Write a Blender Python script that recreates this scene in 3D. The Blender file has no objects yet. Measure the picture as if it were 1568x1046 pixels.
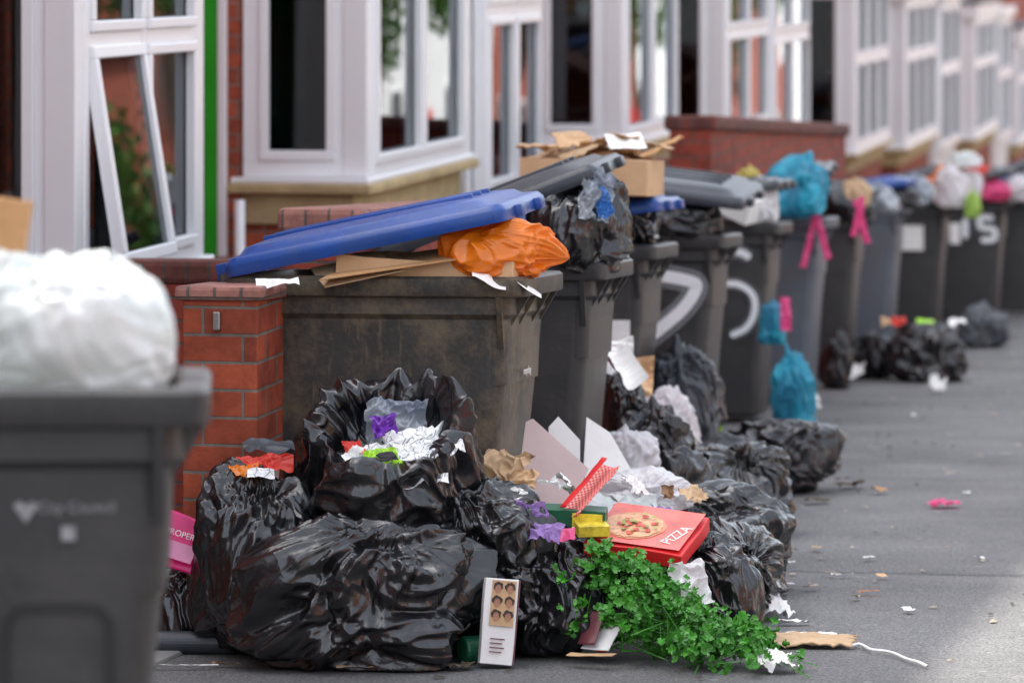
import bpy, bmesh, math, random
import numpy as np
from mathutils import Vector, Matrix, noise
R=math.radians
random.seed(7)
sc=bpy.context.scene
G=0.0503; TH=-math.atan(0.2); TILT=-math.atan(G)
def gz(y): return -G*y
# ------------------------------------------------------------------ materials
def newmat(name):
    m=bpy.data.materials.new(name); m.use_nodes=True
    nt=m.node_tree; return m,nt,nt.nodes['Principled BSDF']
def mat(name,col,rough=.5,var=.15,nscale=8,bump=0,bscale=40,spec=.5,dirt=None,dirtamt=.5,coord='Object',metal=0,bdist=.005,stretch=None):
    m,nt,b=newmat(name); N=nt.nodes; L=nt.links
    tc=N.new('ShaderNodeTexCoord')
    n=N.new('ShaderNodeTexNoise'); n.inputs['Scale'].default_value=nscale; n.inputs['Detail'].default_value=3; n.inputs['Roughness'].default_value=.65
    L.new(tc.outputs[coord],n.inputs['Vector'])
    cr=N.new('ShaderNodeValToRGB'); cr.color_ramp.elements[0].position=.3; cr.color_ramp.elements[1].position=.7
    cr.color_ramp.elements[0].color=(*[c*(1-var) for c in col],1); cr.color_ramp.elements[1].color=(*[min(1,c*(1+var)) for c in col],1)
    L.new(n.outputs['Fac'],cr.inputs['Fac']); out=cr.outputs['Color']
    if dirt:
        n2=N.new('ShaderNodeTexNoise'); n2.inputs['Scale'].default_value=nscale*.8; n2.inputs['Detail'].default_value=9; n2.inputs['Roughness'].default_value=.82
        L.new(tc.outputs[coord],n2.inputs['Vector'])
        r2=N.new('ShaderNodeValToRGB'); r2.color_ramp.elements[0].position=.45; r2.color_ramp.elements[1].position=.60
        r2.color_ramp.elements[1].color=(dirtamt,)*3+(1,)
        L.new(n2.outputs['Fac'],r2.inputs['Fac'])
        mx=N.new('ShaderNodeMix'); mx.data_type='RGBA'; mx.inputs['B'].default_value=(*dirt,1)
        L.new(r2.outputs['Color'],mx.inputs['Factor']); L.new(out,mx.inputs['A']); out=mx.outputs['Result']
        mp=N.new('ShaderNodeMapping'); mp.inputs['Scale'].default_value=(60,60,7); L.new(tc.outputs[coord],mp.inputs['Vector'])
        n4=N.new('ShaderNodeTexNoise'); n4.inputs['Scale'].default_value=1; n4.inputs['Detail'].default_value=2; L.new(mp.outputs[0],n4.inputs['Vector'])
        r4=N.new('ShaderNodeValToRGB'); r4.color_ramp.elements[0].position=.62; r4.color_ramp.elements[1].position=.75; r4.color_ramp.elements[1].color=(dirtamt*.6,)*3+(1,)
        L.new(n4.outputs['Fac'],r4.inputs['Fac'])
        m4=N.new('ShaderNodeMix'); m4.data_type='RGBA'; m4.inputs['B'].default_value=(*[c*1.3 for c in dirt],1)
        L.new(r4.outputs['Color'],m4.inputs['Factor']); L.new(out,m4.inputs['A']); out=m4.outputs['Result']
    L.new(out,b.inputs['Base Color'])
    b.inputs['Roughness'].default_value=rough; b.inputs['Metallic'].default_value=metal
    b.inputs['Specular IOR Level'].default_value=spec
    if bump:
        n3=N.new('ShaderNodeTexNoise'); n3.inputs['Scale'].default_value=bscale; n3.inputs['Detail'].default_value=2
        L.new(tc.outputs[coord],n3.inputs['Vector'])
        bp=N.new('ShaderNodeBump'); bp.inputs['Strength'].default_value=bump; bp.inputs['Distance'].default_value=bdist
        L.new(n3.outputs['Fac'],bp.inputs['Height']); L.new(bp.outputs['Normal'],b.inputs['Normal'])
    return m
def bagmat(name,col,rough=.3,trans=0,var=.2,tint=None,spec=.5,bs=.17):
    m,nt,b=newmat(name); N=nt.nodes; L=nt.links
    tc=N.new('ShaderNodeTexCoord')
    prev=None
    for i,(s,a) in enumerate(((9,1.0),(24,.3))):
        n=N.new('ShaderNodeTexNoise'); n.inputs['Scale'].default_value=s; n.inputs['Detail'].default_value=0; n.inputs['Distortion'].default_value=1.0
        L.new(tc.outputs['Object'],n.inputs['Vector'])
        s1=N.new('ShaderNodeMath'); s1.operation='SUBTRACT'; s1.inputs[1].default_value=.5; L.new(n.outputs['Fac'],s1.inputs[0])
        s2=N.new('ShaderNodeMath'); s2.operation='ABSOLUTE'; L.new(s1.outputs[0],s2.inputs[0])
        s3=N.new('ShaderNodeMath'); s3.operation='MULTIPLY'; s3.inputs[1].default_value=-a; L.new(s2.outputs[0],s3.inputs[0])
        if prev is None: prev=s3.outputs[0]
        else:
            s4=N.new('ShaderNodeMath'); s4.operation='ADD'; L.new(prev,s4.inputs[0]); L.new(s3.outputs[0],s4.inputs[1]); prev=s4.outputs[0]
    bp=N.new('ShaderNodeBump'); bp.inputs['Strength'].default_value=bs; bp.inputs['Distance'].default_value=.05
    L.new(prev,bp.inputs['Height']); L.new(bp.outputs['Normal'],b.inputs['Normal'])
    n=N.new('ShaderNodeTexNoise'); n.inputs['Scale'].default_value=7; n.inputs['Detail'].default_value=2; L.new(tc.outputs['Object'],n.inputs['Vector'])
    cr=N.new('ShaderNodeValToRGB'); e=cr.color_ramp.elements
    e[0].position=.35; e[1].position=.65
    e[0].color=(*[c*(1-var) for c in (tint or col)],1); e[1].color=(*col,1)
    L.new(n.outputs['Fac'],cr.inputs['Fac']); L.new(cr.outputs['Color'],b.inputs['Base Color'])
    b.inputs['Roughness'].default_value=rough; b.inputs['Specular IOR Level'].default_value=spec
    if trans:
        t=N.new('ShaderNodeBsdfTranslucent'); L.new(cr.outputs['Color'],t.inputs['Color'])
        ms=N.new('ShaderNodeMixShader'); ms.inputs[0].default_value=trans
        L.new(b.outputs[0],ms.inputs[1]); L.new(t.outputs[0],ms.inputs[2])
        L.new(ms.outputs[0],N['Material Output'].inputs['Surface'])
    return m
def brickmat(name,c1,c2,mortar,bw=.225,rh=.075,ms=.010,rough=.8,bump=.6):
    m,nt,b=newmat(name); N=nt.nodes; L=nt.links
    uv=N.new('ShaderNodeUVMap'); 
    br=N.new('ShaderNodeTexBrick'); br.inputs['Scale'].default_value=1
    br.inputs['Brick Width'].default_value=bw; br.inputs['Row Height'].default_value=rh; br.inputs['Mortar Size'].default_value=ms*.5
    br.inputs['Color1'].default_value=(*c1,1); br.inputs['Color2'].default_value=(*c2,1); br.inputs['Mortar'].default_value=(*mortar,1)
    br.inputs['Mortar Smooth'].default_value=.3
    L.new(uv.outputs[0],br.inputs['Vector'])
    n=N.new('ShaderNodeTexNoise'); n.inputs['Scale'].default_value=9; n.inputs['Detail'].default_value=6; n.inputs['Roughness'].default_value=.7; L.new(uv.outputs[0],n.inputs['Vector'])
    cr=N.new('ShaderNodeValToRGB'); cr.color_ramp.elements[0].position=.3; cr.color_ramp.elements[1].position=.7
    cr.color_ramp.elements[0].color=(.5,.5,.5,1); cr.color_ramp.elements[1].color=(1.2,1.2,1.2,1)
    L.new(n.outputs['Fac'],cr.inputs['Fac'])
    mx=N.new('ShaderNodeMix'); mx.data_type='RGBA'; mx.blend_type='MULTIPLY'; mx.inputs['Factor'].default_value=1
    L.new(br.outputs['Color'],mx.inputs['A']); L.new(cr.outputs['Color'],mx.inputs['B']); L.new(mx.outputs['Result'],b.inputs['Base Color'])
    b.inputs['Roughness'].default_value=rough
    ma=N.new('ShaderNodeMath'); ma.operation='MULTIPLY_ADD'; ma.inputs[1].default_value=-1.2
    L.new(br.outputs['Fac'],ma.inputs[0]); L.new(n.outputs['Fac'],ma.inputs[2])
    bp=N.new('ShaderNodeBump'); bp.inputs['Strength'].default_value=bump; bp.inputs['Distance'].default_value=.008
    L.new(ma.outputs[0],bp.inputs['Height']); L.new(bp.outputs['Normal'],b.inputs['Normal'])
    return m
def glassmat(name,tint=(.42,.44,.44)):
    m=bpy.data.materials.new(name); m.use_nodes=True; nt=m.node_tree; N=nt.nodes; L=nt.links
    N.remove(N['Principled BSDF'])
    g=N.new('ShaderNodeBsdfGlossy'); g.inputs['Roughness'].default_value=.01; g.inputs['Color'].default_value=(.9,.95,1,1)
    t=N.new('ShaderNodeBsdfTransparent'); t.inputs['Color'].default_value=(*tint,1)
    f=N.new('ShaderNodeFresnel'); f.inputs['IOR'].default_value=1.6
    tc=N.new('ShaderNodeTexCoord'); n=N.new('ShaderNodeTexNoise'); n.inputs['Scale'].default_value=1.3; n.inputs['Detail'].default_value=0; L.new(tc.outputs['Object'],n.inputs['Vector'])
    bp=N.new('ShaderNodeBump'); bp.inputs['Strength'].default_value=.25; bp.inputs['Distance'].default_value=.01; L.new(n.outputs['Fac'],bp.inputs['Height']); L.new(bp.outputs[0],g.inputs['Normal'])
    ms=N.new('ShaderNodeMixShader'); L.new(f.outputs[0],ms.inputs[0]); L.new(t.outputs[0],ms.inputs[1]); L.new(g.outputs[0],ms.inputs[2])
    L.new(ms.outputs[0],N['Material Output'].inputs['Surface']); return m

M_black=bagmat('black_polythene',(.009,.009,.011),.24,0,.2,spec=.8)
M_black2=bagmat('black_polythene_dusty',(.013,.013,.016),.30,0,.3,spec=.7)
M_grey=bagmat('grey_polythene',(.10,.11,.125),.35,.1)
M_white=bagmat('white_polythene',(.90,.90,.91),.28,.35,.02,(.86,.82,.84),spec=.7)
M_whitef=bagmat('white_carrier_bag',(.92,.92,.92),.25,.35,.0,(.80,.86,.84),spec=.8,bs=.12)
M_orange=bagmat('orange_carrier_bag',(.98,.26,.012),.22,.3,.08,spec=.7)
M_teal=bagmat('teal_carrier_bag',(.04,.48,.66),.3,.3,.2,(.04,.3,.48))
M_pink=bagmat('pink_carrier_bag',(.9,.09,.28),.35,.3,.1)
M_red=bagmat('red_carrier_bag',(.80,.05,.03),.35,.25,.1)
M_purple=bagmat('lilac_carrier_bag',(.42,.26,.64),.35,.3,.1)
M_clear=bagmat('clear_film',(.62,.66,.70),.15,.4,.35,(.35,.42,.55),spec=.9)
M_bin=mat('bin_plastic_dirty',(.044,.042,.039),.48,.25,5,.2,60,dirt=(.24,.175,.105),dirtamt=.52)
M_bin2=mat('bin_plastic_grey',(.036,.036,.039),.43,.12,4,.15,60,dirt=(.11,.10,.09),dirtamt=.22)
M_bin3=mat('bin_plastic_pale',(.11,.128,.16),.5,.12,4,.15,60,dirt=(.12,.11,.10),dirtamt=.4)
M_lidblue=mat('blue_lid_plastic',(.008,.062,.31),.34,.15,5,.15,50,dirt=(.05,.09,.19),dirtamt=.35)
M_liddark=mat('dark_lid_plastic',(.036,.042,.056),.38,.15,5,.15,50,dirt=(.09,.085,.08),dirtamt=.28)
M_card=mat('cardboard',(.52,.29,.13),.85,.12,6,.3,90)
M_card2=mat('cardboard_pale',(.64,.41,.23),.85,.12,6,.3,90)
M_paper=mat('white_paper',(.88,.87,.85),.7,.06,6,.2,30)
M_pinkcard=mat('pinkish_card',(.80,.62,.60),.7,.08,6)
M_brownpaper=mat('brown_paper',(.54,.37,.22),.8,.15,8)
M_poly=mat('polystyrene',(.88,.88,.86),.8,.05,30,.3,120)
M_redprint=mat('red_print',(.72,.02,.025),.4,.12,8)
M_greenprint=mat('dark_green_print',(.015,.12,.06),.4,.2,10)
M_yellow=mat('yellow_print',(.74,.55,.05),.4,.45,24)
M_magenta=mat('magenta_print',(.75,.01,.18),.32,.2,12)
M_purpleprint=mat('purple_print',(.16,.03,.38),.3,.3,16)
M_limeprint=mat('lime_print',(.38,.72,.03),.35,.25,20)
M_skin=mat('printed_face',(.40,.19,.11),.5,.2,30)
M_hair=mat('printed_hair',(.05,.025,.015),.5,.2,30)
M_maroon=mat('maroon_print',(.16,.04,.05),.4,.2,8)
M_upvc=mat('white_upvc',(.92,.925,.94),.30,.02,3,0)
M_stone=mat('sandstone',(.50,.38,.20),.85,.2,5,.5,40)
M_render=mat('painted_render',(.80,.79,.77),.8,.06,3,.3,60)
M_green=mat('green_paint',(.02,.40,.02),.4,.1,5)
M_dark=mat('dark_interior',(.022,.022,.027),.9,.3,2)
M_curtain=mat('net_curtain',(.22,.23,.25),.9,.3,6)
M_curtain2=mat('dim_curtain',(.08,.08,.09),.9,.3,6)
M_redcurt=mat('red_curtain',(.36,.015,.03),.9,.3,6)
M_greencurt=mat('green_curtain',(.01,.20,.07),.9,.3,6)
M_slate=mat('slate_roof',(.09,.09,.10),.7,.25,3,.4,20)
M_lead=mat('lead_flashing',(.14,.15,.17),.5,.2,5)
M_metal=mat('steel',(.5,.5,.5),.35,.1,10,metal=1)
M_rubber=mat('rubber',(.02,.02,.02),.7,.1,10)
M_spray=mat('white_spray_paint',(.88,.90,.92),.6,.05,10)
M_brick=brickmat('red_brick',(.48,.095,.04),(.31,.058,.028),(.22,.18,.15))
M_brickw=brickmat('garden_wall_brick',(.38,.065,.035),(.25,.042,.025),(.12,.10,.085))
M_coping=brickmat('coping_brick',(.21,.06,.045),(.14,.045,.035),(.09,.08,.07),bw=.075,rh=.4)
M_coping2=brickmat('coping_brick_pale',(.45,.20,.16),(.35,.15,.12),(.15,.12,.10),bw=.075,rh=.4)
M_paving=brickmat('block_paving',(.15,.135,.115),(.12,.11,.095),(.05,.05,.04),bw=.2,rh=.1,ms=.012)
M_kerb=mat('kerb_concrete',(.26,.255,.245),.85,.15,6,.4,60)
M_glass=glassmat('window_glass')
M_news,nt,b=newmat('printed_paper'); tcn=nt.nodes.new('ShaderNodeTexCoord'); vo=nt.nodes.new('ShaderNodeTexVoronoi'); vo.feature='DISTANCE_TO_EDGE'; vo.inputs['Scale'].default_value=32
crn=nt.nodes.new('ShaderNodeValToRGB'); crn.color_ramp.elements[0].position=.015; crn.color_ramp.elements[0].color=(.25,.25,.25,1); crn.color_ramp.elements[1].position=.04; crn.color_ramp.elements[1].color=(.88,.88,.88,1)
nt.links.new(tcn.outputs['UV'],vo.inputs['Vector']); nt.links.new(vo.outputs['Distance'],crn.inputs['Fac']); nt.links.new(crn.outputs[0],b.inputs['Base Color']); b.inputs['Roughness'].default_value=.6
def groundmat(name,c,sp=.5):
    m,nt,b=newmat(name); N=nt.nodes; L=nt.links
    tc=N.new('ShaderNodeTexCoord')
    a=N.new('ShaderNodeTexNoise'); a.inputs['Scale'].default_value=1.3; a.inputs['Detail'].default_value=7; a.inputs['Roughness'].default_value=.6; L.new(tc.outputs['Object'],a.inputs['Vector'])
    f=N.new('ShaderNodeTexNoise'); f.inputs['Scale'].default_value=130; f.inputs['Detail'].default_value=3; L.new(tc.outputs['Object'],f.inputs['Vector'])
    v=N.new('ShaderNodeTexVoronoi'); v.inputs['Scale'].default_value=6; L.new(tc.outputs['Object'],v.inputs['Vector'])
    r1=N.new('ShaderNodeValToRGB'); r1.color_ramp.elements[0].position=.32; r1.color_ramp.elements[1].position=.68
    r1.color_ramp.elements[0].color=(*[x*.70 for x in c],1); r1.color_ramp.elements[1].color=(*[x*1.18 for x in c],1); L.new(a.outputs['Fac'],r1.inputs['Fac'])
    r2=N.new('ShaderNodeValToRGB'); r2.color_ramp.elements[0].position=.38; r2.color_ramp.elements[1].position=.64
    r2.color_ramp.elements[0].color=(.55,.55,.55,1); r2.color_ramp.elements[1].color=(1.5,1.5,1.5,1); L.new(f.outputs['Fac'],r2.inputs['Fac'])
    mx=N.new('ShaderNodeMix'); mx.data_type='RGBA'; mx.blend_type='MULTIPLY'; mx.inputs['Factor'].default_value=1
    L.new(r1.outputs[0],mx.inputs['A']); L.new(r2.outputs[0],mx.inputs['B'])
    r3=N.new('ShaderNodeValToRGB'); r3.color_ramp.elements[0].position=.06; r3.color_ramp.elements[0].color=(sp,sp,sp,1); r3.color_ramp.elements[1].position=.09; r3.color_ramp.elements[1].color=(0,0,0,1)
    L.new(v.outputs['Distance'],r3.inputs['Fac'])
    m2=N.new('ShaderNodeMix'); m2.data_type='RGBA'; m2.inputs['B'].default_value=(.28,.28,.27,1)
    L.new(r3.outputs[0],m2.inputs['Factor']); L.new(mx.outputs['Result'],m2.inputs['A']); L.new(m2.outputs['Result'],b.inputs['Base Color'])
    b.inputs['Roughness'].default_value=.8
    bp=N.new('ShaderNodeBump'); bp.inputs['Strength'].default_value=.8; bp.inputs['Distance'].default_value=.006; L.new(f.outputs['Fac'],bp.inputs['Height']); L.new(bp.outputs[0],b.inputs['Normal'])
    return m
M_pave=groundmat('pavement_asphalt',(.140,.138,.138)); M_road=groundmat('road_asphalt',(.11,.11,.11),.2)
M_leaf=mat('parsley_leaf',(.05,.24,.018),.42,.5,25)
M_tree=mat('tree_foliage',(.08,.19,.03),.6,.5,3)
M_bark=mat('bark',(.12,.09,.06),.9,.3,8)
# ------------------------------------------------------------------ mesh helpers
def empty(name,M=None,parent=None):
    o=bpy.data.objects.new(name,None); sc.collection.objects.link(o); o.empty_display_size=.1
    if parent: o.parent=parent
    if M is not None: o.matrix_local=M
    return o
def mk(name,V,F,mats,parent=None,M=None,smooth=False,mi=None,uv=True,bevel=0,edge=None):
    me=bpy.data.meshes.new(name); me.from_pydata([tuple(v) for v in V],[],F)
    if not isinstance(mats,(list,tuple)): mats=[mats]
    for m in mats: me.materials.append(m)
    if mi: me.polygons.foreach_set('material_index',mi)
    if smooth: me.polygons.foreach_set('use_smooth',[True]*len(me.polygons))
    if uv:
        ul=me.uv_layers.new(name='UVMap').data
        for p in me.polygons:
            n=p.normal; a=max(range(3),key=lambda i:abs(n[i]))
            for li in p.loop_indices:
                c=me.vertices[me.loops[li].vertex_index].co
                ul[li].uv=((c.y,c.z) if a==0 else (c.x,c.z) if a==1 else (c.y,c.x))
    o=bpy.data.objects.new(name,me); sc.collection.objects.link(o)
    if parent: o.parent=parent
    if M is not None: o.matrix_local=M
    if bevel:
        b=o.modifiers.new('b','BEVEL'); b.width=bevel; b.segments=2; b.limit_method='ANGLE'
    return o
def boxg(x0,x1,y0,y1,z0,z1):
    V=[(x0,y0,z0),(x1,y0,z0),(x1,y1,z0),(x0,y1,z0),(x0,y0,z1),(x1,y0,z1),(x1,y1,z1),(x0,y1,z1)]
    F=[(0,3,2,1),(4,5,6,7),(0,1,5,4),(1,2,6,5),(2,3,7,6),(3,0,4,7)]
    return V,F
def boxes(name,bl,m,parent=None,M=None,bevel=0):
    V=[];F=[]
    for b in bl:
        v,f=boxg(*b); k=len(V); V+=v; F+=[tuple(i+k for i in q) for q in f]
    return mk(name,V,F,m,parent,M,bevel=bevel)
def GP(X,Y,h=0,rz=0,rx=0,ry=0):
    return Matrix.Translation((X,Y,gz(Y)+h))@Matrix.Rotation(TILT,4,'X')@Matrix.Rotation(rz,4,'Z')@Matrix.Rotation(ry,4,'Y')@Matrix.Rotation(rx,4,'X')
def LM(x,y,z,rz=0,rx=0,ry=0):
    return Matrix.Translation((x,y,z))@Matrix.Rotation(rz,4,'Z')@Matrix.Rotation(ry,4,'Y')@Matrix.Rotation(rx,4,'X')
def rring(x0,x1,y0,y1,r,z,n=5):
    P=[]
    for cx,cy,a0 in ((x1-r,y1-r,0),(x0+r,y1-r,90),(x0+r,y0+r,180),(x1-r,y0+r,270)):
        for i in range(n+1):
            a=R(a0+90*i/n); P.append((cx+r*math.cos(a),cy+r*math.sin(a),z))
    return P
def loft(rings,cap0=True,cap1=True):
    V=[];F=[];n=len(rings[0])
    for r in rings: V+=r
    for k in range(len(rings)-1):
        for i in range(n):
            j=(i+1)%n; F.append((k*n+i,k*n+j,(k+1)*n+j,(k+1)*n+i))
    if cap0: F.append(tuple(reversed(range(n))))
    if cap1: F.append(tuple((len(rings)-1)*n+i for i in range(n)))
    return V,F
def cyl(r,h,n=20,axis='Z',c=(0,0,0)):
    V=[];
    for z in (0,h):
        for i in range(n):
            a=2*math.pi*i/n; p=(r*math.cos(a),r*math.sin(a),z)
            if axis=='Y': p=(p[0],p[2],p[1])
            if axis=='X': p=(p[2],p[0],p[1])
            V.append((p[0]+c[0],p[1]+c[1],p[2]+c[2]))
    F=[(i,(i+1)%n,n+(i+1)%n,n+i) for i in range(n)]+[tuple(reversed(range(n))),tuple(range(n,2*n))]
    return V,F
def merge(parts):
    V=[];F=[]
    for v,f in parts:
        k=len(V); V+=list(v); F+=[tuple(i+k for i in q) for q in f]
    return V,F
# ------------------------------------------------------------------ wheelie bin
def wheelie_bin(X,Y,bm=M_bin2,lm=M_liddark,tilt=10,dz=0,roll=0,s=1.0,rz=0,L=.74,W=.58,H=.98,dx=0,lk=1.0):
    p=empty('wheelie_bin',GP(X,Y,0,TH+R(rz)))
    L*=s;W*=s
    rg=[rring(-L+.13,-.13,.09,W-.09,.05,.03),rring(-L+.10,-.115,.07,W-.07,.06,.05),
        rring(-L+.095,-.085,.055,W-.055,.05,.5),rring(-L+.09,-.05,.04,W-.04,.05,.86),
        rring(-L+.085,-.035,.028,W-.028,.05,.875),rring(-L+.085,-.035,.028,W-.028,.05,H-.06),
        rring(-L,0,0,W,.035,H-.055),rring(-L-.003,.003,-.003,W+.003,.035,H-.05),rring(-L-.003,.003,-.003,W+.003,.035,H-.008),rring(-L+.006,-.006,.006,W-.006,.03,H),
        rring(-L+.05,-.04,.03,W-.03,.04,H),rring(-L+.055,-.05,.035,W-.035,.04,H-.01),rring(-L+.1,-.06,.05,W-.05,.04,H-.3)]
    V,F=loft(rg); o=mk('body',V,F,bm,p,smooth=True); m=o.modifiers.new('e','EDGE_SPLIT'); m.split_angle=R(35)
    parts=[]
    def gus_x(x,y0,sg):
        yb=y0
        V=[(x-.008,yb,H-.055),(x+.008,yb,H-.055),(x-.008,yb+sg*.03,H-.055),(x+.008,yb+sg*.03,H-.055),(x-.008,yb+sg*.04,H-.2),(x+.008,yb+sg*.04,H-.2)]
        return V,[(0,1,5,4),(0,4,2),(1,3,5),(0,2,3,1),(2,4,5,3)]
    for x in (-.07,-L+.12): 
        parts+= [gus_x(x,.002,1),gus_x(x,W-.002,-1)]
    for y in (.1,W*.35,W*.65,W-.1):
        parts.append(([(0,y-.006,H-.055),(0,y+.006,H-.055),(-.05,y-.006,H-.055),(-.05,y+.006,H-.055),(-.052,y-.006,H-.14),(-.052,y+.006,H-.14)],[(0,4,5,1),(0,2,4),(1,5,3),(2,3,5,4)]))
    for y in (.08,W-.1):
        parts.append(boxg(-L-.03,-L+.1,y,y+.025,H-.09,H-.02))
        parts.append(boxg(-L+.0,-L+.1,y,y+.02,H-.2,H-.09))
    V,F=merge(parts); mk('gussets',V,F,bm,p)
    V,F=cyl(.013,W-.16,12,'Y',(-L-.025,.08,H-.01)); mk('handle_bar',V,F,bm,p,smooth=False)
    for y in (-.0,W-.05):
        V,F=cyl(.1,.05,28,'Y',(-L+.13,y,.1)); mk('wheel',V,F,M_rubber,p,bevel=.008)
    V,F=cyl(.012,W,10,'Y',(-L+.13,0,.1)); mk('axle',V,F,M_metal,p)
    LL=(L+.03)*lk; y0,y1=-.018,W+.018
    rg=[rring(.012,LL-.012,y0+.012,y1-.012,.03,.0),rring(0,LL,y0,y1,.035,-.006),rring(-.0,LL,y0,y1,.035,.028),rring(.012,LL-.012,y0+.012,y1-.012,.04,.045),
        rring(.035,LL-.05,y0+.035,y1-.035,.05,.05),rring(.05,LL-.07,y0+.05,y1-.05,.05,.066),rring(.10,LL-.13,y0+.10,y1-.10,.05,.074),rring(.2,LL-.25,y0+.2,y1-.2,.03,.078)]
    V,F=loft(rg)
    parts=[(V,F)]
    for k in range(3):
        yy=W*(.3+.2*k); parts.append(boxg(.08,LL-.12,yy-.008,yy+.008,.06,.085))
    for yy in (W*.22,W*.70): parts.append(boxg(LL-.012,LL+.02,yy,yy+.07,-.004,.03))
    for yy in (.09,W-.12): parts.append(boxg(-.05,.04,yy,yy+.035,-.015,.035))
    V,F=merge(parts)
    ML=Matrix.Translation((-L+dx,0,H+.012+dz))@Matrix.Rotation(-R(tilt),4,'Y')@Matrix.Translation((0,W/2,0))@Matrix.Rotation(R(roll),4,'X')@Matrix.Translation((0,-W/2,0))
    o=mk('lid',V,F,lm,p,ML,smooth=True); m=o.modifiers.new('b','BEVEL'); m.width=.004; m.segments=2; m.limit_method='ANGLE'; m.angle_limit=R(40); m=o.modifiers.new('e','EDGE_SPLIT'); m.split_angle=R(35)
    return p
# ------------------------------------------------------------------ bags
_ico={}
def ico(n):
    if n not in _ico:
        bm=bmesh.new(); bmesh.ops.create_icosphere(bm,subdivisions=n,radius=1)
        _ico[n]=([v.co.copy() for v in bm.verts],[tuple(v.index for v in f.verts) for f in bm.faces]); bm.free()
    return _ico[n]
def bag(name,X,Y,h,sx,sy,sz,seed,m=None,neck=(0,0,1),nl=.25,sub=7,rz=0,amp=1,parent=None,pw=.8,flat=.8,M=None):
    m=m or M_black
    D,F=ico(sub); sv=Vector((seed*3.71,seed*1.37+5,seed*2.11)); nk=Vector(neck).normalized(); V=[]
    nn=noise.noise; fine=sub>=7
    for d in D:
        p=d+sv; q=p+noise.noise_vector(p*1.2)*.55
        r=1+.32*nn(p*1.1)
        r-=amp*(.25*abs(nn(q*1.6))+.12*abs(nn(q*3.3+Vector((3,1,7)))))
        r+=amp*.11*abs(nn(q*2.4+Vector((9,9,1))))
        if fine: r-=amp*(.022*abs(nn(q*7)))
        c=max(-1,min(1,d.dot(nk))); t=math.acos(c)
        e=d-nk*c; 
        if e.length>1e-5: e.normalize()
        g=math.exp(-(t/1.6)**2); ee=e+noise.noise_vector(p*.9)*.3
        r-=amp*g*min(1,t*2.5)*(.24*abs(nn(ee*2.3+sv))+.16*abs(nn(ee*4.8+sv+d*.5))+(.035*abs(nn(ee*10+sv+d)) if fine else 0))
        f=math.exp(-(t/.9)**2)
        if f>.02:
            r-=f*.13*abs(nn(e*5+sv))*min(1,t*3)
            r+=nl*math.exp(-(t/.17)**2)-.12*math.exp(-(t/.45)**2)
        x,y,z=d*r
        z=math.copysign(abs(z)**pw,z) if abs(z)<1 else z
        k=1+.10*(-z)
        lim=-flat
        if z<lim: z=lim+(z-lim)*.12
        V.append((x*sx*k,y*sy*k,(z+flat+.03)*sz*1.07))
    return mk(name,V,F,m,parent,M if M is not None else GP(X,Y,h,rz),smooth=True,uv=False)
def open_bag(name,X,Y,h,sx,sy,sz,seed,m,prof,parent=None,rz=0,rx=0,ry=0,nr=170,na=340):
    sv=Vector((seed*3.1,seed*1.7,seed)); nn=noise.noise
    ts=np.linspace(0,len(prof)-1,nr); pr=np.array(prof)
    def cr(t):
        i=min(int(t),len(prof)-2); f=t-i
        P=[pr[max(0,i-1)],pr[i],pr[i+1],pr[min(len(prof)-1,i+2)]]
        return .5*((2*P[1])+(-P[0]+P[2])*f+(2*P[0]-5*P[1]+4*P[2]-P[3])*f*f+(-P[0]+3*P[1]-3*P[2]+P[3])*f**3)
    V=[];F=[]
    for t in ts:
        r,z=cr(t); r=max(r,.001)
        for j in range(na):
            a=2*math.pi*j/na; e=Vector((math.cos(a),math.sin(a),0))
            p=Vector((e.x*r,e.y*r,z*1.1))+sv; q=p+noise.noise_vector(p*1.2)*.5
            k=.24*nn(p*1.2)-.22*abs(nn(q*1.9))-.12*abs(nn(q*3.9))-.022*abs(nn(q*9))
            k-=.13*abs(nn(e*3+Vector((0,0,z*.5))+sv))*(.4+z)
            w=min(1,r*2.5)
            back=.5+.5*e.y
            zz=z+(.10*nn(e*1.4+sv)+.16*back-.04)*max(0,z-.5)*2*w -.09*abs(nn(e*3.5+sv))*max(0,z-.5)*2*w+.3*k*w*max(0,z-.2)
            V.append(((r+k*w)*e.x*sx,(r+k*w)*e.y*sy,max(zz,.0)*sz))
    for i in range(nr-1):
        for j in range(na):
            j2=(j+1)%na; F.append((i*na+j,i*na+j2,(i+1)*na+j2,(i+1)*na+j))
    return mk(name,V,F,m,parent,GP(X,Y,h,rz,rx,ry),smooth=True,uv=False)
def sheet(name,X,Y,h,w,l,amp,seed,m,rz=0,rx=0,ry=0,n=60,parent=None,freq=6,curl=0,ragged=.0,thick=0,M=None):
    V=[];F=[];sv=Vector((seed*2.3,seed*5.1,seed)); nn=noise.noise
    for i in range(n+1):
        for j in range(n+1):
            u=i/n-.5; v=j/n-.5; p=Vector((u*w*freq,v*l*freq,0))+sv; q=p+noise.noise_vector(p)*.4
            z=amp*(1.2*nn(q)-1.6*abs(nn(q*1.9))-.7*abs(nn(q*4.3)))+curl*(u*u*4)
            k=1+ragged*nn(Vector((math.atan2(v,u)*3,seed,0)))
            V.append((u*w*k+amp*.6*nn(q*1.3+Vector((4,4,4))),v*l*k+amp*.6*nn(q*1.3+Vector((8,1,4))),z))
    for i in range(n):
        for j in range(n):
            a=i*(n+1)+j; F.append((a,a+n+1,a+n+2,a+1))
    o=mk(name,V,F,m,parent,M if M is not None else GP(X,Y,h,rz,rx,ry),smooth=True,uv=True)
    if thick:
        s=o.modifiers.new('s','SOLIDIFY'); s.thickness=thick
    return o
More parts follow.
